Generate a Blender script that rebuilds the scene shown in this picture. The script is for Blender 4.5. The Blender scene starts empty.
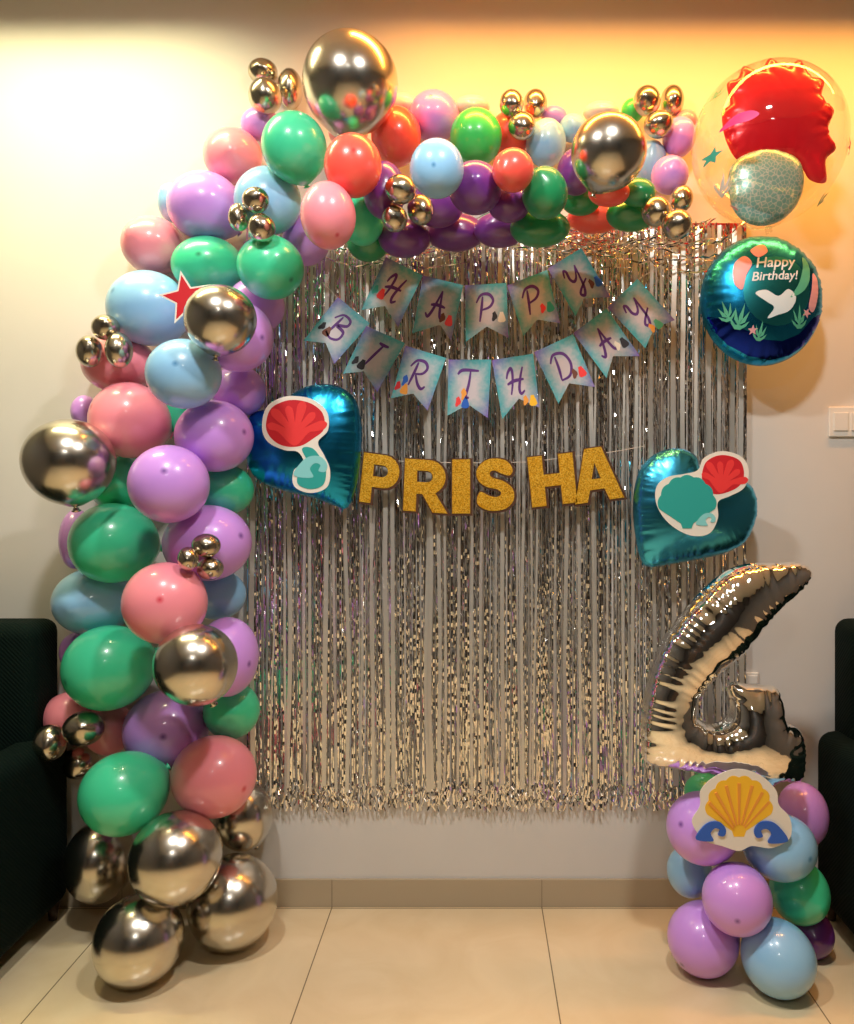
import bpy, bmesh, math, random
from mathutils import Vector, Matrix, geometry, noise
from mathutils.bvhtree import BVHTree
random.seed(7)
S = bpy.context.scene
C = S.collection
PI = math.pi

# ------------------------------------------------------------ camera
F = 803.0            # focal length in pixels of the 854 x 1024 frame
VX, VY = 476.0, 500.0
H = 1.557            # eye height
WALL = 3.08
cam_d = bpy.data.cameras.new('camera'); cam = bpy.data.objects.new('camera', cam_d); C.objects.link(cam)
cam.location = (0, 0, H); cam.rotation_euler = (PI/2, 0, 0)
cam_d.sensor_fit = 'VERTICAL'; cam_d.sensor_height = 36; cam_d.lens = 36*F/1024
cam_d.shift_x = (427-VX)/1024; cam_d.shift_y = (VY-512)/1024
cam_d.clip_start = .05
S.camera = cam

# ------------------------------------------------------------ world, lamps, exposure
w = bpy.data.worlds.new('world'); S.world = w; w.use_nodes = True
w.node_tree.nodes['Background'].inputs[0].default_value = (.9, .85, .75, 1)
w.node_tree.nodes['Background'].inputs[1].default_value = .1
S.view_settings.view_transform = 'Standard'; S.view_settings.look = 'None'
S.view_settings.gamma = 1; S.view_settings.use_curve_mapping = False
S.view_settings.exposure = 0.32

def area(name, loc, size, power, col, rot=(0, 0, 0), shape='RECTANGLE', size_y=None, spread=PI):
    l = bpy.data.lights.new(name, 'AREA'); l.energy = power; l.color = col; l.shape = shape
    l.size = size; l.size_y = size_y or size; l.spread = spread
    o = bpy.data.objects.new(name, l); C.objects.link(o); o.location = loc; o.rotation_euler = rot
    return o
# two ceiling lamps of the room, behind and above the camera
area('ceiling_lamp', (-.80, 1.2, 3.44), .20, 33, (1, .96, .91), shape='DISK')
area('ceiling_lamp', (.40, 1.2, 3.44), .20, 33, (1, .96, .91), shape='DISK')
area('ceiling_lamp', (-.2, -1.4, 3.44), .30, 13, (1, .96, .90), shape='DISK')
# white downlight over the left of the wall, warm cove strip along the wall
area('wall_washer', (-1.55, 2.60, 3.50), 1.1, 19, (1, .88, .48), rot=(.17, 0, 0), size_y=.12, spread=2.4)
area('cove_strip', (.80, 2.66, 3.50), 2.4, 31, (1, .39, .05), rot=(.17, 0, 0), size_y=.08, spread=2.4)

# ------------------------------------------------------------ helpers
def nd(m): m.use_nodes = True; return m.node_tree.nodes, m.node_tree.links
def mat(name, col, rough=.5, metal=0., coat=0., sss=0., spec=.5, bump=None, emit=None):
    m = bpy.data.materials.new(name); N, L = nd(m); b = N['Principled BSDF']
    b.inputs['Base Color'].default_value = (*col, 1); b.inputs['Roughness'].default_value = rough
    b.inputs['Metallic'].default_value = metal; b.inputs['Coat Weight'].default_value = coat
    b.inputs['Coat Roughness'].default_value = .08
    b.inputs['Specular IOR Level'].default_value = spec
    if sss:
        b.inputs['Subsurface Weight'].default_value = sss
        b.inputs['Subsurface Radius'].default_value = (.05, .05, .05); b.inputs['Subsurface Scale'].default_value = .5
    if bump:
        sc, st, di = bump
        t = N.new('ShaderNodeTexNoise'); t.inputs['Scale'].default_value = sc; t.inputs['Detail'].default_value = 3
        g = N.new('ShaderNodeTexCoord'); L.new(g.outputs['Object'], t.inputs['Vector'])
        bu = N.new('ShaderNodeBump'); bu.inputs['Strength'].default_value = st; bu.inputs['Distance'].default_value = di
        L.new(t.outputs['Fac'], bu.inputs['Height']); L.new(bu.outputs['Normal'], b.inputs['Normal'])
    return m
def P(px, py, Y): return Vector(((px-VX)/F*Y, Y, H-(py-VY)/F*Y))
def mesh(name, vs, fs, m=None, parent=None, smooth=False, loc=None):
    me = bpy.data.meshes.new(name); me.from_pydata([tuple(v) for v in vs], [], fs); me.update()
    if m: me.materials.append(m)
    if smooth: me.polygons.foreach_set('use_smooth', [True]*len(me.polygons))
    o = bpy.data.objects.new(name, me); C.objects.link(o)
    if parent: o.parent = parent
    if loc is not None: o.location = loc
    return o
def bmobj(name, bm, m=None, parent=None, smooth=False, loc=None):
    me = bpy.data.meshes.new(name); bm.to_mesh(me); bm.free()
    if m: me.materials.append(m)
    if smooth: me.polygons.foreach_set('use_smooth', [True]*len(me.polygons))
    o = bpy.data.objects.new(name, me); C.objects.link(o)
    if parent: o.parent = parent
    if loc is not None: o.location = loc
    return o
def thing(name, label, cat, loc=(0, 0, 0), group=None):
    o = bpy.data.objects.new(name, None); C.objects.link(o); o.location = loc; o.empty_display_size = .05
    return tag(o, label, cat, group)
def tag(o, label=None, cat=None, group=None, kind=None):
    if label: o['label'] = label
    if cat: o['category'] = cat
    if group: o['group'] = group
    if kind: o['kind'] = kind
    return o
def box_bm(x0, x1, y0, y1, z0, z1, bev=0, seg=3, bm=None):
    b = bmesh.new()
    r = bmesh.ops.create_cube(b, size=1)
    for v in b.verts:
        v.co = Vector((x0+(v.co.x+.5)*(x1-x0), y0+(v.co.y+.5)*(y1-y0), z0+(v.co.z+.5)*(z1-z0)))
    if bev: bmesh.ops.bevel(b, geom=list(b.edges), offset=bev, segments=seg, profile=.5, affect='EDGES')
    return b
def catmull(pts, n=6, closed=True):
    out = []; k = len(pts)
    rng = range(k) if closed else range(k-1)
    for i in rng:
        g = (lambda j: Vector(pts[j % k])) if closed else (lambda j: Vector(pts[max(0, min(k-1, j))]))
        p0, p1, p2, p3 = g(i-1), g(i), g(i+1), g(i+2)
        for s in range(n):
            t = s/n
            out.append(.5*((2*p1)+(p2-p0)*t+(2*p0-5*p1+4*p2-p3)*t*t+(3*p1-p0-3*p2+p3)*t**3))
    if not closed: out.append(Vector(pts[-1]))
    return out
def inside(p, poly):
    c = False; n = len(poly); x, y = p; j = n-1
    for i in range(n):
        xi, yi = poly[i]; xj, yj = poly[j]
        if (yi > y) != (yj > y) and x < (xj-xi)*(y-yi)/(yj-yi)+xi: c = not c
        j = i
    return c
def dist_poly(p, poly):
    """distance to outline and arclength of nearest point"""
    best = 1e9; bs = 0; s = 0; n = len(poly); p = Vector(p)
    for i in range(n):
        a = poly[i]; b = poly[(i+1) % n]; d = b-a; l = d.length or 1e-9
        t = max(0, min(1, (p-a).dot(d)/(l*l))); q = (a+d*t-p).length
        if q < best: best = q; bs = s+t*l
        s += l
    return best, bs
def resample(poly, step):
    out = []; n = len(poly)
    for i in range(n):
        a = poly[i]; b = poly[(i+1) % n]; k = max(1, int(round((b-a).length/step)))
        for s in range(k): out.append(a+(b-a)*(s/k))
    return out
def tri2d(outline, res, fine=None):
    """triangulated filling of a 2-D outline: verts, faces, boundary flags"""
    poly = resample([Vector(p) for p in outline], fine or res)
    n = len(poly); vs = list(poly)
    xs = [p.x for p in poly]; ys = [p.y for p in poly]
    y = min(ys)+res*.5; r = 0
    while y < max(ys):
        x = min(xs)+(res*.5 if r % 2 else 0)
        while x < max(xs):
            if inside((x, y), poly) and dist_poly((x, y), poly)[0] > res*.45: vs.append(Vector((x, y)))
            x += res
        y += res*.87; r += 1
    ov, oe, of, _, _, _ = geometry.delaunay_2d_cdt(vs, [(i, (i+1) % n) for i in range(n)], [], 1, 1e-7)
    fs = []
    for f in of:
        c = sum((ov[i] for i in f), Vector((0, 0)))/len(f)
        if inside(c, poly): fs.append(tuple(f))
    return ov, fs, poly
def to_xz(outline, Y):
    return [Vector((P(p[0], p[1], Y).x, P(p[0], p[1], Y).z)) for p in outline]
def slab(name, poly, yf, yb, m, parent=None, loc=None, cut=None):
    """flat plate in the XZ plane, front at yf (nearer the camera), back at yb"""
    poly = [Vector(p) for p in poly]
    tr = geometry.tessellate_polygon([[Vector((p.x, p.y, 0)) for p in poly]])
    n = len(poly)
    vs = [(p.x, yf, p.y) for p in poly]+[(p.x, yb, p.y) for p in poly]
    fs = [tuple(t) for t in tr]+[tuple(n+i for i in reversed(t)) for t in tr]
    fs += [(i, (i+1) % n, n+(i+1) % n, n+i) for i in range(n)]
    o = mesh(name, vs, fs, m, parent, loc=loc)
    b = bmesh.new(); b.from_mesh(o.data); bmesh.ops.recalc_face_normals(b, faces=b.faces); b.to_mesh(o.data); b.free()
    return o
def ribbon(pts, wid):
    """outline polygon of a 2-D stroke"""
    c = catmull(pts, 5, False); n = len(c); Lp = []; Rp = []
    for i, p in enumerate(c):
        d = (c[min(i+1, n-1)]-c[max(i-1, 0)]); d = d.normalized() if d.length > 1e-9 else Vector((1, 0))
        q = Vector((-d.y, d.x)); t = i/(n-1); ww = wid*(.55+.45*math.sin(PI*min(1, max(0, t*1.02))))
        Lp.append(p+q*ww/2); Rp.append(p-q*ww/2)
    return Lp, Rp
def strokes(name, list_of_pts, wid, tf, y, m, parent, thick=.0006, const=False):
    vs = []; fs = []
    for k, pts in enumerate(list_of_pts):
        Lp, Rp = ribbon(pts, wid); b = len(vs); n = len(Lp); yy = y-.0002*k
        for q in Lp: a = tf(q); vs.append((a.x, yy, a.y))
        for q in Rp: a = tf(q); vs.append((a.x, yy, a.y))
        for i in range(n-1): fs.append((b+i, b+i+1, b+n+i+1, b+n+i))
    return mesh(name, vs, fs, m, parent)
def tube(name, pts, r, m, parent=None, seg=6, loc=None):
    vs = []; fs = []; n = len(pts); pts = [Vector(p) for p in pts]
    for i, p in enumerate(pts):
        d = (pts[min(i+1, n-1)]-pts[max(i-1, 0)]).normalized()
        u = d.cross(Vector((0, 1, .01))); u = u.normalized() if u.length > 1e-6 else Vector((1, 0, 0)); v = d.cross(u)
        for k in range(seg):
            a = 2*PI*k/seg; vs.append(p+(u*math.cos(a)+v*math.sin(a))*r)
    for i in range(n-1):
        for k in range(seg): fs.append((i*seg+k, i*seg+(k+1) % seg, (i+1)*seg+(k+1) % seg, (i+1)*seg+k))
    fs.append(tuple(range(seg))); fs.append(tuple((n-1)*seg+k for k in reversed(range(seg))))
    return mesh(name, vs, fs, m, parent, smooth=True, loc=loc)

# ------------------------------------------------------------ materials
M = {}
def wall_mat():
    m = bpy.data.materials.new('painted_wall'); N, L = nd(m); b = N['Principled BSDF']
    t = N.new('ShaderNodeTexNoise'); t.inputs['Scale'].default_value = 2.5; t.inputs['Detail'].default_value = 4
    g = N.new('ShaderNodeTexCoord'); L.new(g.outputs['Object'], t.inputs['Vector'])
    r = N.new('ShaderNodeValToRGB'); r.color_ramp.elements[0].position = .3; r.color_ramp.elements[1].position = .7
    r.color_ramp.elements[0].color = (.68, .66, .62, 1); r.color_ramp.elements[1].color = (.72, .70, .66, 1)
    L.new(t.outputs['Fac'], r.inputs['Fac']); L.new(r.outputs['Color'], b.inputs['Base Color'])
    b.inputs['Roughness'].default_value = .6; b.inputs['Specular IOR Level'].default_value = .25
    t2 = N.new('ShaderNodeTexNoise'); t2.inputs['Scale'].default_value = 120; L.new(g.outputs['Object'], t2.inputs['Vector'])
    bu = N.new('ShaderNodeBump'); bu.inputs['Strength'].default_value = .06; bu.inputs['Distance'].default_value = .002
    L.new(t2.outputs['Fac'], bu.inputs['Height']); L.new(bu.outputs['Normal'], b.inputs['Normal'])
    return m
M['wall'] = wall_mat()
M['side'] = mat('darkened_side_wall', (.09, .083, .075), .6)  # unseen side walls, darkened to cut bounce light and blacken foil reflections
M['ceiling'] = mat('ceiling_paint', (.72, .68, .6), .7)
def tile_mat():
    m = bpy.data.materials.new('cream_floor_tile'); N, L = nd(m); b = N['Principled BSDF']
    g = N.new('ShaderNodeTexCoord'); mp = N.new('ShaderNodeMapping')
    x0 = P(332.5, 906, WALL).x
    mp.inputs['Location'].default_value = (-x0, -WALL+.02, 0)
    L.new(g.outputs['Object'], mp.inputs['Vector'])
    br = N.new('ShaderNodeTexBrick'); br.offset = 0; br.inputs['Scale'].default_value = 1
    br.inputs['Brick Width'].default_value = .802; br.inputs['Row Height'].default_value = .802
    br.inputs['Mortar Size'].default_value = .0022; br.inputs['Mortar Smooth'].default_value = .1
    L.new(mp.outputs['Vector'], br.inputs['Vector'])
    no = N.new('ShaderNodeTexNoise'); no.inputs['Scale'].default_value = 3; no.inputs['Detail'].default_value = 5; no.inputs['Distortion'].default_value = 1.5
    L.new(g.outputs['Object'], no.inputs['Vector'])
    r = N.new('ShaderNodeValToRGB'); r.color_ramp.elements[0].position = .3; r.color_ramp.elements[1].position = .72
    r.color_ramp.elements[0].color = (.70, .56, .34, 1); r.color_ramp.elements[1].color = (.78, .65, .42, 1)
    L.new(no.outputs['Fac'], r.inputs['Fac'])
    L.new(r.outputs['Color'], br.inputs['Color1']); L.new(r.outputs['Color'], br.inputs['Color2'])
    br.inputs['Mortar'].default_value = (.22, .17, .10, 1)
    L.new(br.outputs['Color'], b.inputs['Base Color'])
    b.inputs['Roughness'].default_value = .22; b.inputs['Specular IOR Level'].default_value = .5
    return m
M['tile'] = tile_mat()
M['skirting'] = mat('beige_skirting_tile', (.46, .38, .26), .3)
M['grout'] = mat('grout', (.2, .16, .1), .8)
M['white_plastic'] = mat('white_plastic', (.82, .80, .74), .3)
M['dark_wood'] = mat('dark_wood', (.06, .035, .022), .35)
CHR = (.64, .60, .52)
M['chrome'] = mat('chrome_latex', CHR, .22, 1.0, bump=(3, .02, .01))
M['chrome_mini'] = mat('chrome_latex_small', (.58, .52, .41), .22, 1.0)
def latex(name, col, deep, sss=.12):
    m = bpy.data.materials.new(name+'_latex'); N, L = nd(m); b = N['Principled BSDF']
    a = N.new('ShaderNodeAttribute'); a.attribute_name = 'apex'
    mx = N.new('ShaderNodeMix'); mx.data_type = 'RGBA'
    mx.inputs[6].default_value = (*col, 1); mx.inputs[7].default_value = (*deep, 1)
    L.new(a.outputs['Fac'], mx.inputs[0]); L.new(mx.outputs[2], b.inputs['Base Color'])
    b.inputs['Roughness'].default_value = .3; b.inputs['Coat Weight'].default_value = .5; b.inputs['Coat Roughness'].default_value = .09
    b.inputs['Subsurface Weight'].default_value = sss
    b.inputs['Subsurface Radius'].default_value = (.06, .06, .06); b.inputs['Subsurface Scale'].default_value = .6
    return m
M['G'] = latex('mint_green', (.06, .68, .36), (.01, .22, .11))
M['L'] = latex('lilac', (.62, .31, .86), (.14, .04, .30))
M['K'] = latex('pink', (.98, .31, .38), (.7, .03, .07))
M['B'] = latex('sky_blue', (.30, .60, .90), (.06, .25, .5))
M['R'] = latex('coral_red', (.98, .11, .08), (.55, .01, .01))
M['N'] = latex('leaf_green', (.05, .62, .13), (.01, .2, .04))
M['V'] = latex('purple', (.16, .035, .26), (.12, .03, .2))  # purple with the shade of the lower balloons darkened into its colour
M['E'] = latex('shaded_green', (.02, .30, .11), (.01, .12, .05))  # green latex, shade under the arch put into the colour
M['W'] = latex('pearl_white', (.85, .78, .72), (.6, .5, .45))
M['foil'] = mat('silver_foil', (.92, .92, .92), .08, 1.0)
M['satin_foil'] = mat('satin_foil', (.66, .65, .60), .34, .6)
M['foil4'] = mat('silver_balloon_foil', (.92, .91, .88), .06, 1.0, bump=(6, .10, .02))
M['teal_foil'] = mat('teal_balloon_foil', (.02, .34, .66), .27, 1.0, bump=(10, .12, .02))
M['teal_foil_light'] = mat('light_teal_balloon_foil', (.07, .52, .84), .27, 1.0, bump=(10, .12, .02))
M['card'] = mat('white_card', (.85, .80, .70), .5)
M['red'] = mat('red_print', (.62, .02, .03), .4)
M['red2'] = mat('bright_red_print', (.85, .05, .05), .4)
M['teal'] = mat('teal_print', (.03, .38, .34), .4)
M['aqua'] = mat('aqua_print', (.25, .66, .66), .4)
M['yellow'] = mat('yellow_print', (.95, .55, .03), .4)
M['orange'] = mat('orange_print', (.85, .35, .05), .5)
M['blue'] = mat('blue_print', (.02, .12, .55), .4)
M['purple_ink'] = mat('purple_ink', (.10, .02, .20), .5)
M['white_ink'] = mat('white_ink', (.80, .85, .85), .4)
M['pink_ink'] = mat('pink_ink', (.80, .38, .40), .4)
M['green_ink'] = mat('green_ink', (.10, .45, .28), .4)
M['magenta'] = mat('magenta_ink', (.8, .03, .25), .4)
M['navy_foil'] = mat('deep_blue_foil', (.01, .03, .35), .2, 1.0)
M['string'] = mat('white_string', (.7, .66, .6), .6)
M['cardboard'] = mat('dark_card_edge', (.07, .025, .01), .6)
def glitter():
    m = bpy.data.materials.new('gold_glitter'); N, L = nd(m); b = N['Principled BSDF']
    g = N.new('ShaderNodeTexCoord'); v = N.new('ShaderNodeTexVoronoi'); v.inputs['Scale'].default_value = 420
    L.new(g.outputs['Object'], v.inputs['Vector'])
    hs = N.new('ShaderNodeSeparateColor'); L.new(v.outputs['Color'], hs.inputs[0])
    r = N.new('ShaderNodeValToRGB'); e = r.color_ramp.elements
    e[0].color = (.45, .18, .0, 1); e[1].color = (1, .70, .10, 1); e[1].position = .95
    x = e.new(.5); x.color = (.88, .44, .01, 1)
    L.new(hs.outputs[0], r.inputs['Fac']); L.new(r.outputs['Color'], b.inputs['Base Color'])
    b.inputs['Metallic'].default_value = .55; b.inputs['Roughness'].default_value = .38
    bu = N.new('ShaderNodeBump'); bu.inputs['Strength'].default_value = .5; bu.inputs['Distance'].default_value = .002
    L.new(hs.outputs[1], bu.inputs['Height']); L.new(bu.outputs['Normal'], b.inputs['Normal'])
    return m
M['glitter'] = glitter()
def flag_mat():
    """pennant card: pale centre, speckled teal and purple print around the border"""
    m = bpy.data.materials.new('pennant_print'); N, L = nd(m); b = N['Principled BSDF']
    u = N.new('ShaderNodeUVMap'); u.uv_map = 'UVMap'
    s = N.new('ShaderNodeSeparateXYZ'); L.new(u.outputs[0], s.inputs[0])
    def mth(op, a, bb=None):
        n = N.new('ShaderNodeMath'); n.operation = op
        for i, q in enumerate((a, bb)):
            if q is None: continue
            if isinstance(q, (int, float)): n.inputs[i].default_value = q
            else: L.new(q, n.inputs[i])
        return n.outputs[0]
    dx = mth('ABSOLUTE', mth('SUBTRACT', s.outputs[0], .5)); dy = mth('ABSOLUTE', mth('SUBTRACT', s.outputs[1], .5))
    d = mth('MAXIMUM', dx, dy)
    t = N.new('ShaderNodeTexNoise'); t.inputs['Scale'].default_value = 60; t.inputs['Detail'].default_value = 4
    g = N.new('ShaderNodeTexCoord'); L.new(g.outputs['Object'], t.inputs['Vector'])
    d2 = mth('ADD', d, mth('MULTIPLY', mth('SUBTRACT', t.outputs['Fac'], .5), .28))
    r = N.new('ShaderNodeValToRGB'); e = r.color_ramp.elements
    e[0].position = .16; e[0].color = (0, 0, 0, 1); e[1].position = .47; e[1].color = (1, 1, 1, 1)
    L.new(d2, r.inputs['Fac'])
    cs = mth('ADD', s.outputs[0], s.outputs[1])
    c2 = N.new('ShaderNodeValToRGB'); f = c2.color_ramp.elements
    f[0].position = .0; f[0].color = (.20, .10, .42, 1); f[1].position = 1.0; f[1].color = (.22, .12, .45, 1)
    q = f.new(.3); q.color = (.07, .38, .42, 1); q = f.new(.7); q.color = (.08, .38, .42, 1)
    L.new(mth('MULTIPLY', cs, .5), c2.inputs['Fac'])
    mx = N.new('ShaderNodeMix'); mx.data_type = 'RGBA'; mx.inputs[6].default_value = (.58, .53, .57, 1)
    L.new(r.outputs['Color'], mx.inputs[0]); L.new(c2.outputs['Color'], mx.inputs[7])
    L.new(mx.outputs[2], b.inputs['Base Color']); b.inputs['Roughness'].default_value = .4
    return m
M['flag'] = flag_mat()
def bubble_mat():
    m = bpy.data.materials.new('clear_bubble'); N, L = nd(m)
    for n in list(N):
        if n.type != 'OUTPUT_MATERIAL': N.remove(n)
    out = [n for n in N if n.type == 'OUTPUT_MATERIAL'][0]
    tr = N.new('ShaderNodeBsdfTransparent'); tr.inputs[0].default_value = (.96, .93, .90, 1)
    gl = N.new('ShaderNodeBsdfGlossy'); gl.inputs['Roughness'].default_value = .05; gl.inputs[0].default_value = (1, .97, .93, 1)
    lw = N.new('ShaderNodeLayerWeight'); lw.inputs['Blend'].default_value = .5
    pw = N.new('ShaderNodeMath'); pw.operation = 'POWER'; pw.inputs[1].default_value = 3.5; L.new(lw.outputs['Facing'], pw.inputs[0])
    fr = N.new('ShaderNodeMath'); fr.operation = 'MULTIPLY_ADD'; fr.inputs[1].default_value = .45; fr.inputs[2].default_value = .05; L.new(pw.outputs[0], fr.inputs[0])
    mx = N.new('ShaderNodeMixShader'); L.new(fr.outputs[0], mx.inputs[0]); L.new(tr.outputs[0], mx.inputs[1]); L.new(gl.outputs[0], mx.inputs[2])
    L.new(mx.outputs[0], out.inputs['Surface'])
    return m
M['bubble'] = bubble_mat()
def velvet():
    m = bpy.data.materials.new('dark_green_upholstery'); N, L = nd(m); b = N['Principled BSDF']
    b.inputs['Base Color'].default_value = (.001, .007, .005, 1); b.inputs['Roughness'].default_value = .85
    b.inputs['Specular IOR Level'].default_value = .12
    g = N.new('ShaderNodeTexCoord'); wv = N.new('ShaderNodeTexWave'); wv.inputs['Scale'].default_value = 40
    wv.bands_direction = 'DIAGONAL'; L.new(g.outputs['Object'], wv.inputs['Vector'])
    bu = N.new('ShaderNodeBump'); bu.inputs['Strength'].default_value = .35; bu.inputs['Distance'].default_value = .004
    L.new(wv.outputs['Fac'], bu.inputs['Height']); L.new(bu.outputs['Normal'], b.inputs['Normal'])
    return m
M['velvet'] = velvet()

# ------------------------------------------------------------ the room
XL, XR, YB, ZC = -2.75, 2.75, -2.6, 3.52
def st(name, bm, m): return tag(bmobj(name, bm, m), kind='structure')
st('floor', box_bm(XL, XR, YB, WALL, -.1, 0), M['tile'])
st('ceiling', box_bm(XL, XR, YB, WALL, ZC, ZC+.1), M['ceiling'])
st('wall_back', box_bm(XL-.1, XR+.1, WALL, WALL+.1, -.1, ZC+.1), M['wall'])
st('wall_left', box_bm(XL-.1, XL, YB, WALL, -.1, ZC+.1), M['side'])
st('wall_right', box_bm(XR, XR+.1, YB, WALL, -.1, ZC+.1), M['side'])
st('wall_front', box_bm(XL-.1, XR+.1, YB-.1, YB, -.1, ZC+.1), mat('dark_reflection_wall', (.03, .026, .024), .5))  # unseen wall, made near black so foil and chrome reflect dark
zb = H-(879.5-VY)/F*(WALL-.012)
st('baseboard_back', box_bm(XL, XR, WALL-.012, WALL, 0, zb, .002, 2), M['skirting'])
d = bmobj('reflection_panel_1', box_bm(-1.1, .3, YB, YB+.04, 0, 2.15, .004, 2), M['dark_wood']); tag(d, kind='structure')  # unseen dark door, added only for contrast in the curtain's reflections
h = bmobj('reflection_panel_handle', box_bm(.12, .16, YB+.04, YB+.08, 1.0, 1.12, .008, 2), M['foil'], d)
# grout joints of the skirting
jm = bmesh.new()
gx0 = P(332.5, 906, WALL).x
for k in range(-3, 4):
    x = gx0+k*.802
    b2 = box_bm(x-.001, x+.001, WALL-.0128, WALL-.0118, .001, zb-.001)
    me = bpy.data.meshes.new('t'); b2.to_mesh(me); b2.free(); jm.from_mesh(me); bpy.data.meshes.remove(me)
tag(bmobj('trim_1', jm, M['grout']), kind='structure')

def plate(name, px0, px1, py0, py1, label, cat, rock):
    a = P(px0, py0, WALL); b = P(px1, py1, WALL)
    t = thing(name, label, cat, ((a.x+b.x)/2, WALL, (a.z+b.z)/2))
    wx = (b.x-a.x)/2; hz = (a.z-b.z)/2
    bmobj('face_plate', box_bm(-wx, wx, -.011, 0, -hz, hz, .004, 3), M['white_plastic'], t)
    n = rock; g = wx*1.7/n
    for i in range(n):
        x = -wx*.85+g*(i+.5)
        bmobj('rocker', box_bm(x-g*.42, x+g*.42, -.016, -.011, -hz*.6, hz*.6, .002, 2), M['white_plastic'], t)
    return t
plate('light_switch', 828, 868, 407, 437, 'white rocker light switch plate on the wall at the right edge', 'switch', 2)
plate('wall_socket', 744, 758, 672, 686, 'small white electrical plate on the wall behind the number balloon', 'socket', 1)

# ------------------------------------------------------------ armchairs
def armchair(label, side, x_out, x_back):
    """side -1: left of the picture. x_out: outer face of the arm nearest the middle, x_back: that edge of the high back"""
    t = thing('armchair', label, 'armchair', (0, 0, 0))
    s = side; Wd = .86
    def bx(name, xa, xb, y0, y1, z0, z1, bev, m=M['velvet'], seg=5):
        lo, hi = sorted((xa, xb)); return bmobj(name, box_bm(lo, hi, y0, y1, z0, z1, bev, seg), m, t, smooth=True)
    xo = x_out; xi = x_out+s*Wd
    bx('arm', xo, xo+s*.15, 2.36, 3.03, .06, .70, .06)
    bx('arm', xi-s*.15, xi, 2.36, 3.03, .06, .70, .06)
    bx('backrest', x_back, xi-s*(abs(x_back-x_out)), 2.84, 3.05, .30, 1.115, .05)
    bx('seat_base', xo+s*.14, xi-s*.14, 2.34, 2.88, .06, .30, .02)
    bx('seat_cushion', xo+s*.155, xi-s*.155, 2.30, 2.84, .30, .46, .05)
    for xx in (xo+s*.05, xi-s*.05):
        for yy in (2.42, 2.98):
            b = bmesh.new(); bmesh.ops.create_cone(b, segments=16, radius1=.014, radius2=.022, depth=.062, cap_ends=True)
            bmesh.ops.translate(b, verts=b.verts, vec=(xx, yy, .031))
            bmobj('leg', b, M['dark_wood'], t, smooth=True)
    return t
armchair('very dark green upholstered high-back armchair at left, partly behind the balloon column', -1, -1.52, -1.57)
armchair('very dark green upholstered high-back armchair at right, beside the silver number balloon', 1, 1.27, 1.345)

# ------------------------------------------------------------ foil fringe curtain
def curtain():
    Yc = 3.045
    xl = P(247, 0, Yc).x; xr = P(748, 0, Yc).x
    zt = P(0, 224, Yc).z; zb_ = P(0, 806, Yc).z
    t = thing('foil_fringe_curtain', 'silver metallic foil fringe curtain hung on the wall behind the banners', 'curtain', ((xl+xr)/2, Yc, zt))
    ox, oy, oz = (xl+xr)/2, Yc, zt
    hd = bmobj('header_tape', box_bm(xl-ox, xr-ox, .016, .022, -.035, .01, .001, 1), M['foil'], t)
    rnd = random.Random(3)
    def strips(name, n, wmin, wmax, seg, tw, freq, jx, y0, y1, zend, jit, smooth, zs=0, curl=0., m='foil'):
        vs = []; fs = []
        for i in range(n):
            x = xl+(xr-xl)*(i+rnd.random())/n; wd = rnd.uniform(wmin, wmax); yb = rnd.uniform(y0, y1)
            ze = zend+rnd.uniform(-.025, .02); z0 = zt+zs+rnd.uniform(-.01, .01); ph0 = rnd.uniform(-.35, .35); k0 = rnd.uniform(0, 100)
            b = len(vs); mm = int(seg*(z0-ze)/(zt-zend))
            drift = rnd.uniform(-jx, jx)
            for s in range(mm+1):
                q = s/mm; z = z0+(ze-z0)*q
                nz = noise.noise(Vector((k0, z*freq, i*.37)))*2
                n2 = noise.noise(Vector((i*.91, z*1.3, k0)))
                ph = ph0+tw*nz
                cx = x+drift*q+n2*jx; cy = yb+n2*.004+(rnd.uniform(-jit, jit))
                if q > .96: cx += curl*rnd.uniform(-1, 1); cy += curl*rnd.uniform(-1, .4)
                dx = math.cos(ph)*wd/2; dy = math.sin(ph)*wd/2
                vs.append((cx-dx-ox, max(-.06, cy-dy)-0, z-oz)); vs.append((cx+dx-ox, cy+dy, z-oz))
            for s in range(mm): fs.append((b+2*s, b+2*s+1, b+2*s+3, b+2*s+2))
        o = mesh(name, vs, fs, M[m], t, smooth=smooth); return tag(o, kind='stuff')
    strips('foil_fringe', 430, .003, .0065, 150, .45, 8, .006, -.004, .014, zb_, .0016, False, 0, .006)
    o = strips('smooth_foil_strand', 48, .006, .018, 46, .30, 1.6, .018, -.03, -.012, zb_+.07, .0004, True, -.02, 0., 'satin_foil')
    o['label'] = 'wider smooth foil strands hanging in front'
    # crumpled strands gathered along the top edge
    vs = []; fs = []
    for i in range(70):
        x0 = rnd.uniform(xl, xr-.3); L_ = rnd.uniform(.15, .6); z0 = zt+rnd.uniform(-.10, .015); y0 = rnd.uniform(-.055, -.03); wd = rnd.uniform(.003, .008)
        b = len(vs); sl = rnd.uniform(-.10, .10); k0 = rnd.random()*50
        for s in range(25):
            q = s/24; x = min(x0+L_*q, xr+.02); z = z0+sl*q-.05*math.sin(PI*q)*rnd.uniform(.8, 1)+.02*noise.noise(Vector((q*4, k0, 0)))
            a = noise.noise(Vector((q*6, k0, 3)))*2.5
            vs.append((x-ox, y0-math.sin(a)*wd/2, z-oz-math.cos(a)*wd/2)); vs.append((x-ox, y0+math.sin(a)*wd/2, z-oz+math.cos(a)*wd/2))
        for s in range(24): fs.append((b+2*s, b+2*s+1, b+2*s+3, b+2*s+2))
    tag(mesh('tangled_strand', vs, fs, M['foil'], t), 'tangled foil strands running sideways along the top', kind='stuff')
curtain()

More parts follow.
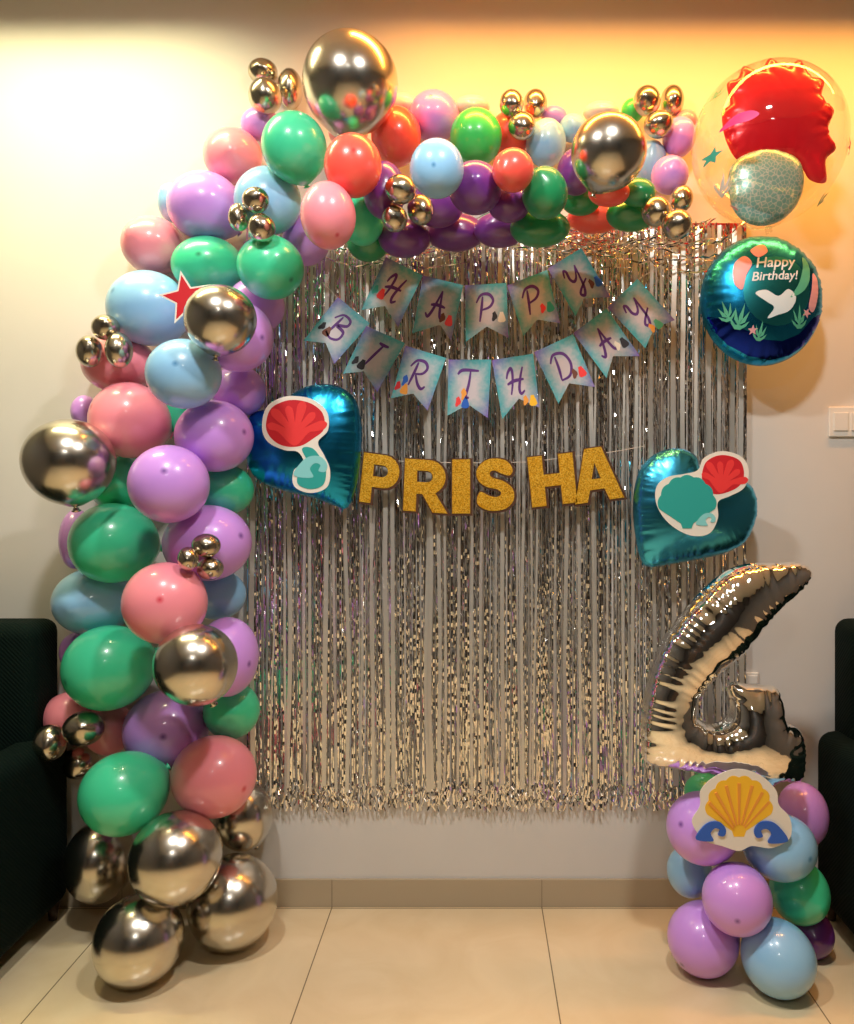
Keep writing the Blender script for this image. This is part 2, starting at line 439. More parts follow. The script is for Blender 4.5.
# ------------------------------------------------------------ balloons
def balloon_mesh(name, a, b, c, ax, m, parent, nu=40, nv=26, apex=True):
    """egg-shaped balloon, axis direction ax points to the crown; semi-axes a, b, c"""
    z = Vector(ax).normalized(); x = z.cross(Vector((.3, .2, .9))).normalized(); y = z.cross(x)
    vs = []; fs = []; att = []
    for j in range(nv+1):
        th = PI*j/nv
        r = math.sin(th)*(1-.07*(1-math.cos(th))/2); h = math.cos(th)
        if j == nv: r = 0
        if h < -.93: h -= (-.93-h)*.9
        for i in range(nu):
            if j in (0, nv) and i: continue
            f = 2*PI*i/nu
            p = x*(math.cos(f)*r)+y*(math.sin(f)*r)+z*h
            vs.append((p.x*a, p.y*b, p.z*c)); att.append(max(0, min(1, 1.6-th/.065)) if apex else 0)
    def idx(j, i): return 0 if j == 0 else (1+(nv-1)*nu if j == nv else 1+(j-1)*nu+i % nu)
    for j in range(nv):
        for i in range(nu):
            q = (idx(j, i), idx(j+1, i), idx(j+1, i+1), idx(j, i+1)); q = tuple(dict.fromkeys(q))
            fs.append(q)
    for k, q in enumerate((a, b, c)):     # fill the measured extents exactly
        lo = min(v[k] for v in vs); hi = max(v[k] for v in vs)
        vs = [tuple((v[i] if i != k else (v[i]-(lo+hi)/2)*2*q/(hi-lo)) for i in range(3)) for v in vs]
    o = mesh(name, vs, fs, m, parent, smooth=True)
    if apex:
        at = o.data.attributes.new('apex', 'FLOAT', 'POINT'); at.data.foreach_set('value', att)
    return o
def knot(name, a, b, c, ax, m, parent, r):
    z = Vector(ax).normalized(); x = z.cross(Vector((.3, .2, .9))).normalized(); y = z.cross(x)
    prof = [(.0, -.99), (.10, -1.0), (.05, -1.05), (.045, -1.08), (.075, -1.10), (.06, -1.125), (.11, -1.16), (.0, -1.15)]
    vs = []; fs = []; nu = 10
    for rr, h in prof:
        for i in range(nu):
            f = 2*PI*i/nu; p = x*(math.cos(f)*rr)+y*(math.sin(f)*rr)+z*h; vs.append((p.x*a, p.y*b, p.z*c))
    for j in range(len(prof)-1):
        for i in range(nu): fs.append((j*nu+i, (j+1)*nu+i, (j+1)*nu+(i+1) % nu, j*nu+(i+1) % nu))
    return mesh(name, vs, fs, m, parent, smooth=True)
def solve(px, py, rx, ry, Y):
    def one(lo, hi, b):
        c = (lo+hi)/2*(Y*Y-b*b)/Y
        a2 = (c-lo*Y)**2-lo*lo*b*b
        return c, math.sqrt(max(a2, 1e-6))
    b = (rx+ry)/2/F*Y
    for _ in range(6):
        X, a = one((px-rx-VX)/F, (px+rx-VX)/F, b); Z, c = one((py-ry-VY)/F, (py+ry-VY)/F, b); b = (a+c)/2
    return Vector((X, Y, H-Z)), a, b, c
placed = []   # px, py, rx, ry, centre, a, b, c
def rad(o, d):
    a, b, c = o[5:8]; return 1/math.sqrt((d.x/a)**2+(d.y/b)**2+(d.z/c)**2)
def clash(q, tol):
    for o in placed:
        d = q[4]-o[4]; l = d.length
        if l < 1e-6: return True
        u = d/l; s = rad(q, u)+rad(o, u)
        if l < s-tol*min(q[6], o[6]): return True
    return False
LOG = []
def balloon(px, py, rx, ry, col, dot, label, Y=None, ground=False, tol=.07, group=None, ymax=None):
    over = 224 < py+ry and px+rx > 247 and px-rx < 750 and py < 812
    back = 2.99 if over else WALL-.012
    if ground:
        lo, hi = 2.0, WALL
        for _ in range(40):
            Y = (lo+hi)/2; p, a, b, c = solve(px, py, rx, ry, Y)
            if p.z > c+.001: lo = Y
            else: hi = Y
        q = (px, py, rx, ry, *solve(px, py, rx, ry, lo))
    else:
        if Y is None:
            b0 = (rx+ry)/2/F*2.8; Y = back-b0*1.0
            if ymax: Y = min(Y, ymax)
            for o in placed:
                nx = (px-o[0])/(rx+o[2]); ny = (py-o[1])/(ry+o[3])
                if nx*nx+ny*ny < .72: Y = min(Y, o[4].y-.01)
        while True:
            q = (px, py, rx, ry, *solve(px, py, rx, ry, Y))
            if (not clash(q, tol) and q[4].z > q[7]+.001) or Y < 2.0: break
            Y -= .008
    placed.append(q); p, a, b, c = q[4:]
    mini = max(rx, ry) < 22.5 and col == 'C'
    if dot:
        u = (dot[0]-px)/rx; v = -(dot[1]-py)/ry
        n = math.hypot(u, v)
        if n > .95: u, v = u*.95/n, v*.95/n
        ax = Vector((u, -math.sqrt(max(.02, 1-u*u-v*v)), v))
        ax = ax
    else:
        rr = random.Random(int(px*31+py)); ax = Vector((rr.uniform(-.5, .5), .9 if not mini else .95, rr.uniform(-.6, .6)))
        if col == 'C' and not mini: ax = Vector((rr.uniform(-.4, .4), -.35, 1))
    if col == 'C':
        nm = 'mini_chrome_balloon' if mini else 'chrome_balloon'; m = M['chrome_mini'] if mini else M['chrome']
    else: nm = 'latex_balloon'; m = M[col]
    t = thing(nm, label, 'balloon', p, group)
    balloon_mesh('balloon_body', a, b, c, ax, m, t, nu=28 if mini else 44, nv=18 if mini else 28, apex=col != 'C')
    if ax.y < .8: knot('knot', a, b, c, ax, m, t, b)
    LOG.append((label[:40], round(p.y, 2), round(b, 3)))
    return p, (a, b, c)

GL = 'balloons of the garland'
CB = 'chrome silver balloons at the foot of the garland'
# the foot of the column stands on the floor
balloon(138, 942, 47, 50, 'C', None, 'large chrome silver balloon resting on the floor, lowest of the left column', ground=True, group=CB)
balloon(232, 904, 46, 51, 'C', None, 'large chrome silver balloon on the floor, rightmost at the foot of the left column', ground=True, group=CB)
T = [
 # px, py, rx, ry, colour, dot, label -- back layer first
 (99, 863, 37, 44, 'C', None, 'large chrome silver balloon below the lowest mint balloon, beside the left armchair', CB),
 (243, 817, 30, 36, 'C', None, 'chrome silver balloon behind the lowest pink balloon, touching the curtain hem', CB),
 (175, 860, 48, 50, 'C', None, 'large chrome silver balloon in the middle of the foot cluster, above the lowest one', CB),
 (68, 717, 28, 25, 'K', None, 'pink balloon behind the small chrome trio at the far left of the column'),
 (108, 729, 26, 27, 'K', None, 'pink balloon behind the chrome trio, left of the lowest lilac balloon'),
 (231, 711, 29, 29, 'G', None, 'mint green balloon at right of column, below the chrome ball and above the lowest pink'),
 (74, 652, 16, 19, 'L', None, 'small sliver of lilac balloon peeking left of the third mint balloon from the bottom'),
 (226, 657, 33, 40, 'L', (255, 661), 'lilac balloon behind the chrome ball at the right edge of the column'),
 (217, 595, 29, 25, 'B', None, 'light blue balloon at the right edge of the column behind a pink balloon'),
 (76, 539, 18, 30, 'L', None, 'lilac balloon edge peeking out left of the mint balloon below the big left chrome'),
 (226, 490, 28, 25, 'G', None, 'mint green balloon beside the left heart balloon, between two lilac balloons'),
 (118, 482, 32, 30, 'G', None, 'mint green balloon tucked behind the big left chrome ball'),
 (92, 602, 43, 34, 'B', None, 'light blue balloon at the left edge of the column above the armchair'),
 (178, 418, 16, 22, 'G', None, 'bit of mint green balloon between the pink and lilac balloons'),
 (84, 411, 14, 16, 'L', None, 'tiny lilac balloon edge left of the pink balloon above the big left chrome'),
 (238, 391, 28, 26, 'L', None, 'lilac balloon just above the left heart balloon in the garland'),
 (118, 364, 39, 29, 'K', None, 'pink balloon behind the small chrome trio on the left bend'),
 (255, 306, 30, 28, 'L', None, 'lilac balloon behind the right-hand green balloon at the curtain edge'),
 (236, 336, 38, 36, 'L', (268, 341), 'lilac balloon behind the chrome ball next to the red star'),
 (172, 203, 15, 20, 'B', None, 'light blue balloon edge peeking left of the top-left lilac balloon'),
 (260, 124, 20, 18, 'L', None, 'lilac balloon edge behind the topmost mint balloon'),
 (306, 240, 24, 26, 'L', None, 'lilac balloon between the right-hand green balloon and the curtain top'),
 (152, 245, 32, 30, 'K', None, 'pink balloon at the left shoulder of the arch'),
 (232, 155, 30, 30, 'K', None, 'pink balloon left of the topmost mint balloon'),
 (348, 132, 20, 18, 'K', None, 'pink balloon just under the largest chrome ball'),
 (404, 104, 14, 12, 'W', None, 'pearl white balloon edge right of the largest chrome ball'),
 (472, 106, 18, 12, 'W', None, 'pearl white balloon behind the bright green balloon on top of the arch'),
 (601, 112, 18, 12, 'W', None, 'pearl white balloon edge above the right big chrome ball'),
 (510, 133, 20, 24, 'R', None, 'coral red balloon behind the chrome trio on the top of the arch'),
 (554, 116, 13, 11, 'L', None, 'small lilac balloon edge right of the top chrome trio'),
 (573, 128, 14, 15, 'B', None, 'light blue balloon edge left of the right big chrome ball'),
 (633, 110, 12, 13, 'N', None, 'green balloon edge left of the upper right chrome trio'),
 (686, 121, 12, 12, 'K', None, 'small pink balloon edge behind the upper right chrome trio'),
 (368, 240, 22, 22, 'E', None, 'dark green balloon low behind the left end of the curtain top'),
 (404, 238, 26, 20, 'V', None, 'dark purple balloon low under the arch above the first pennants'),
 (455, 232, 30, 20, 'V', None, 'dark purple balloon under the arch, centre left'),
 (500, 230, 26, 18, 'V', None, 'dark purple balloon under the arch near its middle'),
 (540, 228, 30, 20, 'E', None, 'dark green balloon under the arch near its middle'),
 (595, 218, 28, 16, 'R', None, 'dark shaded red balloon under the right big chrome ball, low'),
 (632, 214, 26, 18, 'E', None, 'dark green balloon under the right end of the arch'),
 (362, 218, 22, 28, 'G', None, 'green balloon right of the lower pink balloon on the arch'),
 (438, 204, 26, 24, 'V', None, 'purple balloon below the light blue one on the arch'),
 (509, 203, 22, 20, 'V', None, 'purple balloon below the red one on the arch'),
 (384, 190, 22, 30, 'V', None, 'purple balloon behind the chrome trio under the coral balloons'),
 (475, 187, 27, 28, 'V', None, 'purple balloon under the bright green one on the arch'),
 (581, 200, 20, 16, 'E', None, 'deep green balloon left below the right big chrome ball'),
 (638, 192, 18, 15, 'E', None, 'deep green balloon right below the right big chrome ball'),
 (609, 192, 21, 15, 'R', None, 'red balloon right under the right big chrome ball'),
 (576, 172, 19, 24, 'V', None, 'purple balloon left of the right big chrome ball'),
 (650, 162, 17, 23, 'B', None, 'light blue balloon right of the right big chrome ball'),
 (670, 175, 19, 20, 'L', None, 'lilac balloon lower of the two at the right end of the arch'),
 (679, 137, 17, 21, 'L', None, 'lilac balloon upper of the two at the right end of the arch'),
 # middle and front of the arch
 (434, 116, 25, 27, 'L', (432, 106), 'lilac balloon on top of the arch between coral and bright green'),
 (396, 136, 25, 31, 'R', (400, 113), 'coral red balloon right below the largest chrome ball'),
 (353, 166, 29, 33, 'R', (358, 162), 'coral red balloon left of centre, straight below the largest chrome ball'),
 (476, 137, 26, 30, 'N', (485, 124), 'bright green balloon on top of the arch'),
 (513, 170, 21, 23, 'R', None, 'red balloon between bright green and deep green balloons on the arch'),
 (545, 193, 23, 27, 'E', None, 'deep green balloon hanging below the light blue one on the arch'),
 (546, 143, 20, 25, 'B', None, 'light blue balloon right below the top chrome trio'),
 (437, 169, 27, 31, 'B', (435, 176), 'light blue balloon in the middle of the arch with a dark blue dot'),
 (328, 215, 28, 35, 'K', (340, 241), 'muted pink balloon beside the light blue one at the inner corner of the arch'),
 (270, 267, 34, 33, 'G', (295, 284), 'green balloon at the inner bend of the arch'),
 (205, 206, 39, 36, 'L', (180, 188), 'large lilac balloon on the outer left bend of the arch'),
 (268, 201, 34, 35, 'B', (271, 202), 'light blue balloon behind the chrome trio at the bend of the arch'),
 (294, 147, 33, 37, 'G', (287, 118), 'topmost mint green balloon left of the largest chrome ball'),
 (208, 266, 37, 30, 'G', (209, 263), 'mint green balloon above the red star'),
 (148, 308, 43, 38, 'B', (123, 297), 'light blue balloon left of the red star'),
 (184, 374, 39, 35, 'B', (188, 369), 'light blue balloon below the red star'),
 (129, 420, 42, 38, 'K', (100, 409), 'pink balloon right above the big left chrome ball'),
 (213, 436, 41, 36, 'L', (250, 433), 'lilac balloon left of the left heart balloon'),
 (206, 543, 46, 38, 'L', (247, 535), 'lilac balloon behind the chrome trio at mid column'),
 (169, 484, 42, 39, 'L', (178, 472), 'pale lilac balloon at the centre of the column, right of the big chrome ball'),
 (113, 543, 46, 40, 'G', (80, 537), 'mint green balloon below the big left chrome ball'),
 (165, 603, 44, 41, 'K', (175, 595), 'pink balloon at mid column with a red dot, below the chrome trio'),
 (108, 668, 48, 43, 'G', (78, 676), 'mint green balloon left of the lower chrome ball'),
 (166, 730, 44, 41, 'L', (178, 726), 'lilac balloon directly below the lower chrome ball'),
 (123, 794, 46, 43, 'G', (92, 809), 'lowest mint green balloon of the column, above the chrome foot'),
 (213, 777, 44, 42, 'K', (251, 783), 'lowest pink balloon of the column, above the chrome foot'),
]
for r in T:
    balloon(r[0], r[1], r[2], r[3], r[4], r[5], r[6], group=r[7] if len(r) > 7 else GL)
BC = 'big chrome balloons'
for r in [
 (195, 666, 43, 42, 'chrome silver ball on the lower column between mint and lilac balloons'),
 (68, 463, 49, 44, 'big chrome silver ball sticking out at the left edge of the column'),
 (220, 320, 37, 36, 'chrome silver ball overlapping the red star'),
 (350, 83, 48, 55, 'largest chrome silver ball, at the top of the arch'),
 (609, 152, 38, 41, 'big chrome silver ball near the right end of the arch'),
]:
    balloon(r[0], r[1], r[2], r[3], 'C', None, r[4], group=BC)
MINI = [
 ('top left beside the largest chrome ball', [(262.5, 71, 15, 14, 'topmost'), (290, 88.5, 13, 21, 'right'), (265, 96, 17, 19, 'lower left')]),
 ('over the light blue balloon at the arch bend', [(255.5, 200, 14, 13.5, 'upper'), (239, 217, 11.5, 14.5, 'left'), (261.5, 227.6, 14, 15, 'lower')]),
 ('hanging under the coral balloons', [(400.5, 189, 16, 15.5, 'upper'), (420.6, 209.7, 13.5, 16, 'right'), (394.6, 218.5, 13, 14, 'lower left')]),
 ('on top of the arch near its middle', [(511.5, 103.6, 12, 15, 'left'), (535.4, 103.6, 12, 15.5, 'right'), (522, 125.7, 14, 15, 'lower')]),
 ('on top of the right end of the arch', [(647, 100.4, 14, 16, 'left'), (672.4, 100.4, 12, 16.5, 'right'), (658.7, 124.3, 15, 14.5, 'lower')]),
 ('under the right end of the arch', [(681.5, 198, 12, 14, 'upper right'), (656, 211, 15, 16, 'left'), (677, 224.4, 15.5, 16, 'lower')]),
 ('over the pink balloon on the left bend', [(105.4, 327.5, 15, 13, 'upper'), (89.6, 351.4, 14.5, 16, 'left'), (118.7, 350, 14.5, 18, 'right')]),
 ('over the lilac balloon at mid column', [(206, 545.4, 15, 12, 'upper'), (188, 558.7, 11, 12, 'left'), (210, 568, 14, 12, 'lower')]),
 ('at the lower left beside the armchair', [(83, 728.7, 22, 18, 'upper right'), (49.5, 743, 18, 19, 'left'), (79.4, 762.4, 19, 17, 'lower')]),
]
for where, three in MINI:
    for (px, py, rx, ry, w_) in three:
        balloon(px, py, rx, ry, 'C', None, '%s mini chrome balloon of trio %s' % (w_, where), group='mini chrome balloon trios', tol=.10)

# the little column at the right, under the number
CR = 'balloons of the short column at the right'
for r in [
 (812, 935, 24, 26, 'V', None, 'dark purple balloon low behind the right column in the shade'),
 (690, 872, 23, 27, 'B', None, 'light blue balloon at the left back of the short right column'),
 (800, 893, 31, 34, 'G', None, 'mint green balloon at the right back of the short right column'),
 (803, 815, 27, 33, 'L', None, 'lilac balloon at the right back below the silver number'),
 (706, 792, 22, 19, 'G', None, 'green balloon edge just under the silver number'),
]:
    balloon(r[0], r[1], r[2], r[3], r[4], r[5], r[6], group=CR, ymax=2.80)
balloon(704, 939.5, 37, 39.5, 'L', (677, 958), 'lilac balloon on the floor at the foot of the short right column', ground=True, group=CR)
balloon(779, 958.6, 38.5, 41.5, 'B', (799, 992), 'light blue balloon on the floor at the foot of the short right column', ground=True, group=CR)
for r in [
 (704, 828.5, 38, 38, 'L', (675, 816), 'lilac balloon behind the left side of the yellow shell card'),
 (780, 847, 38, 35.5, 'B', (800, 847), 'light blue balloon under the right side of the yellow shell card'),
 (737, 899, 36, 38, 'L', (727, 906), 'lilac balloon at the centre front of the short right column'),
]:
    balloon(r[0], r[1], r[2], r[3], r[4], r[5], r[6], group=CR)

# ------------------------------------------------------------ inflated foil shapes
def puff(name, outline_px, Y, kf, kb, m, parent, res, flange=.006, wr=.10, wl=.028, seed=0, seam=None):
    """foil balloon: two sheets welded along the seam and inflated; returns object (world-space verts rel. to parent origin)"""
    poly = to_xz(outline_px, Y)
    ov, fs, pl = tri2d(poly, res)
    n = len(ov); nb = [set() for _ in range(n)]
    for f in fs:
        for i in range(3):
            nb[f[i]].add(f[(i+1) % 3]); nb[f[i]].add(f[(i+2) % 3])
    D = [dist_poly(v, pl) for v in ov]
    u = [0.]*n; free = [i for i in range(n) if D[i][0] > flange*.6]
    # membrane: solve lap(u) = -1 on the grid (Gauss-Seidel with over-relaxation)
    for i in free: u[i] = D[i][0]*.05
    data = [(i, list(nb[i]), sum((ov[j]-ov[i]).length_squared for j in nb[i])/max(1, len(nb[i]))/4) for i in free]
    for it in range(260):
        for i, l, h in data:
            s = 0.
            for j in l: s += u[j]
            u[i] += 1.7*(s/len(l)+h-u[i])
    rn = random.Random(seed); ph = [rn.uniform(0, 6.28) for _ in range(4)]
    per = sum((pl[(i+1) % len(pl)]-pl[i]).length for i in range(len(pl)))
    vs = []; idx = {}
    hs = []
    umax = max(u)
    for i in range(n):
        d, s = D[i]
        h = math.sqrt(max(0, 2*u[i]))
        if h > 0:
            k = math.exp(-d/(wl*.75)); h *= 1+wr*k*(abs(math.sin(PI*s/wl+ph[0]+1.5*math.sin(s*40+ph[1])))*2-1.1)
        hs.append(max(h, .0008))
    for i in range(n): vs.append((ov[i].x, Y-hs[i]*kf, ov[i].y))
    for i in range(n): vs.append((ov[i].x, Y+hs[i]*kb, ov[i].y))
    F_ = [tuple(f) for f in fs]+[tuple(n+k for k in reversed(f)) for f in fs]
    ed = {}
    for f in fs:
        for i in range(3):
            e = (f[i], f[(i+1) % 3]); ed[e] = 1
    for (a, b) in list(ed):
        if (b, a) not in ed: F_.append((b, a, n+a, n+b))
    if parent: o_ = parent.location; vs = [(v[0]-o_.x, v[1]-o_.y, v[2]-o_.z) for v in vs]
    o = mesh(name, vs, F_, m, parent, smooth=True)
    b = bmesh.new(); b.from_mesh(o.data); bmesh.ops.recalc_face_normals(b, faces=b.faces); b.to_mesh(o.data); b.free()
    bv = BVHTree.FromPolygons([Vector(v) for v in vs], [f for f in F_])
    return o, bv
def drape(name, outline_px, Y, bv, origin, m, parent, off=.0015, res=.006):
    """a print that follows the curved foil"""
    poly = to_xz(outline_px, Y); ov, fs, _ = tri2d(poly, res)
    vs = []
    for v in ov:
        q = Vector((v.x-origin.x, -2, v.y-origin.z)); hit = bv.ray_cast(q, Vector((0, 1, 0)))
        y = hit[0].y if hit[0] else 0
        vs.append((q.x, y-off, q.z))
    return mesh(name, vs, fs, m, parent, smooth=True)
def ell(cx, cy, rx, ry, n=28, rot=0):
    out = []
    for i in range(n):
        a = 2*PI*i/n; x = rx*math.cos(a); y = ry*math.sin(a)
        out.append((cx+x*math.cos(rot)-y*math.sin(rot), cy+x*math.sin(rot)+y*math.cos(rot)))
    return out
def star(cx, cy, R_, r_, rot=0, n=5):
    return [(cx+(R_ if i % 2 == 0 else r_)*math.sin(PI*i/n+rot), cy-(R_ if i % 2 == 0 else r_)*math.cos(PI*i/n+rot)) for i in range(2*n)]
def seaweed(cx, cy, s, rot=0, mirror=1):
    """small tuft of tapering blades, one outline"""
    pts = [(-.10, .5)]
    for a, l in ((-.85, .65), (-.4, .9), (.05, 1.05), (.45, .85), (.9, .6)):
        pts += [(-.05+.10*a+.25*l*math.sin(a)-.035, .5-.45*l*math.cos(a)), (l*math.sin(a)*.8, .5-l*math.cos(a)), (.03+.10*a+.25*l*math.sin(a)+.05, .5-.40*l*math.cos(a)), (.05*a, .32)]
    pts[-1] = (.10, .5)
    c, si = math.cos(rot), math.sin(rot)
    return [(cx+s*(mirror*x*c-y*si), cy+s*(mirror*x*si+y*c)) for x, y in pts]

# left heart
def heart(label, pts, Y, m, seed):
    cx = sum(p[0] for p in pts)/len(pts); cy = sum(p[1] for p in pts)/len(pts)
    c = P(cx, cy, Y); t = thing('heart_foil_balloon', label, 'balloon', c, 'teal heart foil balloons')
    o, bv = puff('foil_body', [tuple(p) for p in catmull([Vector(p) for p in pts], 6)], Y, .60, .38, m, t, .0085, seed=seed, wl=.03, wr=.16)
    return t, bv, c
YH = 2.93
h1, bv1, c1 = heart('dark teal heart foil balloon at left, beside the lilac balloons',
  [(282, 414), (290, 396), (308, 386), (328, 384), (346, 390), (357, 403), (361, 424), (361, 450), (358, 478), (352, 500), (345, 509), (335, 506), (312, 498), (284, 491), (262, 483), (250, 470), (245, 450), (244, 430), (250, 416), (262, 410), (274, 411)], 2.925, M['teal_foil'], 1)
h2, bv2, c2 = heart('light teal heart foil balloon at right, above the silver number',
  [(700, 468), (696, 456), (683, 449), (668, 449), (652, 456), (640, 470), (634, 490), (633, 515), (636, 540), (641, 560), (650, 567), (672, 564), (700, 559), (725, 553), (745, 542), (755, 522), (757, 503), (752, 487), (738, 478), (720, 474), (708, 476)], 2.925, M['teal_foil_light'], 2)

def card(label, base_px, Y, layers, name='paper_cutout', cat='paper cutout', group=None, base='card'):
    cx = sum(p[0] for p in base_px)/len(base_px); cy = sum(p[1] for p in base_px)/len(base_px)
    c = P(cx, cy, Y); t = thing(name, label, cat, c, group)
    def loc(px): return [Vector((v.x-c.x, v.y-c.z)) for v in to_xz(px, Y)]
    slab('card', loc(base_px), 0, .003, M[base], t)
    for i, (nm, px, mm) in enumerate(layers):
        slab(nm, loc(px), -.0006*(i+1), 0, M[mm], t)
    return t
def cm(pts, n=5): return [tuple(p) for p in catmull([Vector(p) for p in pts], n)]

# red star card between the balloons
card('red five-pointed star card with a cream border, tucked behind a chrome ball', star(186, 298, 28, 12, -.2), 2.60,
     [('red_print', star(186, 298, 23.5, 10, -.2), 'red')])
# plain abstract cut-outs on the hearts
def wavecurl(cx, cy, s, f):
    return cm([(cx+f*s*x, cy+s*y) for x, y in [(-.9, .4), (-.6, -.2), (-.1, -.6), (.5, -.6), (.85, -.2), (.75, .2), (.4, .15), (.5, -.15), (.2, -.25), (-.05, .05), (.1, .5)]], 4)
def fan(cx, cy, r, k, bump_, a0=-.1, a1=PI+.1, hinge=.16):
    n = k*6; out = []
    for i in range(n+1):
        a = a0+(a1-a0)*i/n; q = r*(1+bump_*abs(math.sin(PI*k*i/n)))
        out.append((cx+q*math.cos(a), cy-q*math.sin(a)*1.05))
    return out+[(cx-r*hinge*1.4, cy+r*.62), (cx-r*hinge, cy+r*.80), (cx+r*hinge, cy+r*.80), (cx+r*hinge*1.4, cy+r*.62)]
def coral(cx, cy, r, rot, sx=1.):
    """fan coral outline with round-tipped branches"""
    out = []
    for i in range(6):
        a = rot+(-1.25+2.5*i/5); L_ = r*(1 if i % 2 else .86)
        for da, q in ((-.20, .62), (-.15, .93), (0, 1.06), (.15, .93), (.20, .62), (.25, .42)):
            out.append((cx+sx*L_*q*math.sin(a+da), cy-L_*q*math.cos(a+da)))
    out += [(cx+sx*r*.10*math.cos(rot)-r*.2*math.sin(rot), cy+r*.32*math.cos(rot)), (cx-sx*r*.14*math.cos(rot)-r*.2*math.sin(rot), cy+r*.32*math.cos(rot))]
    return cm(out, 3)
card('cutout of red fan coral over an aqua wave curl on the dark teal heart',
  cm([(262, 428), (266, 408), (280, 398), (296, 396), (314, 400), (327, 412), (328, 430), (318, 442), (324, 455), (330, 470), (327, 487), (310, 493), (294, 486), (294, 470), (304, 464), (298, 452), (284, 450), (268, 442)]), 2.822,
  [('coral_backing_print', cm([(266, 427), (270, 410), (282, 402), (296, 400), (312, 404), (323, 414), (324, 429), (314, 438), (300, 446), (284, 446), (272, 439)]), 'red'),  # red backing blob printed behind the coral branches
   ('coral_print', coral(295, 434, 32, 0, 1.), 'red2'),
   ('sea_print', cm([(302, 449), (312, 448), (320, 457), (326, 471), (323, 485), (310, 489), (298, 484), (299, 473), (309, 466)]), 'teal'),
   ('wave_print', wavecurl(311, 468, 19, 1), 'aqua')])
card('cutout of red fan coral beside a green fan shell on the light teal heart',
  cm([(657, 486), (668, 477), (684, 474), (698, 470), (704, 458), (722, 451), (742, 457), (749, 472), (744, 488), (730, 496), (718, 502), (718, 518), (710, 533), (694, 536), (678, 530), (664, 518), (656, 502)]), 2.818,
  [('coral_backing_print', cm([(702, 474), (707, 461), (722, 455), (739, 460), (744, 473), (740, 485), (728, 492), (714, 494), (704, 486)]), 'red'),  # red backing blob under the brighter coral
   ('coral_print', coral(722, 484, 25, .15, 1.), 'red2'),
   ('fan_shell_print', fan(687, 506, 28, 7, .06), 'teal'),
   ('wave_print', wavecurl(706, 520, 11, 1), 'aqua')])
# shell card on the right column
ribs = []
for a in (.35, .75, 1.15, 1.57, 1.99, 2.39, 2.79):
    ca, sa = math.cos(a), math.sin(a); x0, y0 = 739+6*ca, 832-6*sa-2; x1, y1 = 739+32*ca, 812-29*sa
    dx, dy = (y1-y0)*.02, -(x1-x0)*.02
    ribs.append(('rib_print', [(x0-dx, y0-dy), (x1-dx*2, y1-dy*2), (x1+dx*2, y1+dy*2), (x0+dx, y0+dy)], 'orange'))
card('yellow ribbed scallop shell cutout with blue waves on the short right balloon column',
  cm([(692, 822), (700, 806), (701, 790), (716, 776), (738, 769), (760, 775), (776, 790), (779, 805), (790, 818), (790, 838), (772, 848), (752, 846), (739, 851), (722, 846), (704, 840)]), min(o[4].y-o[6] for o in placed if abs(o[0]-740) < 50 and 800 < o[1] < 870)-.004,
  [('shell_print', fan(739, 811, 32, 8, .07), 'yellow')]+ribs+
  [('wave_print', wavecurl(711, 832, 17, 1), 'blue'), ('wave_print', wavecurl(770, 833, 19, -1), 'blue')])

# ------------------------------------------------------------ silver number four
n4 = [(812, 573), (810, 580), (800, 591), (790, 600), (772, 617), (755, 638), (742, 654), (724, 668), (710, 683), (698, 700), (696, 713), (704, 722), (718, 723), (728, 716), (730, 703), (727, 688), (732, 682), (748, 684), (766, 685), (777, 688), (783, 706), (785, 722), (796, 727), (803, 737), (804, 756), (803, 776), (796, 782), (776, 781), (772, 790), (758, 790), (752, 778), (728, 776), (698, 772), (668, 767), (645, 762), (641, 742), (641, 718), (645, 690), (652, 662), (664, 638), (682, 613), (700, 592), (718, 576), (734, 567), (752, 563), (775, 563), (795, 562), (807, 566)]
c4 = P(725, 785, 2.62)
t4 = thing('number_foil_balloon', 'silver foil balloon shaped as the number 4, standing on the right column', 'balloon', c4)
puff('foil_body', cm(n4, 3), 2.62, .95, .8, M['foil4'], t4, .0075, seed=5, wr=.16, wl=.034)
# seam tab and tail ribbon at its foot
rb = [(758, 786), (764, 796), (770, 808), (764, 818), (754, 822), (760, 808), (752, 796), (750, 786)]
slab('inflation_tab', [Vector((v.x-c4.x, v.y-c4.z)) for v in to_xz(cm(rb, 4), 2.62)], -.002, .002, M['foil4'], t4)

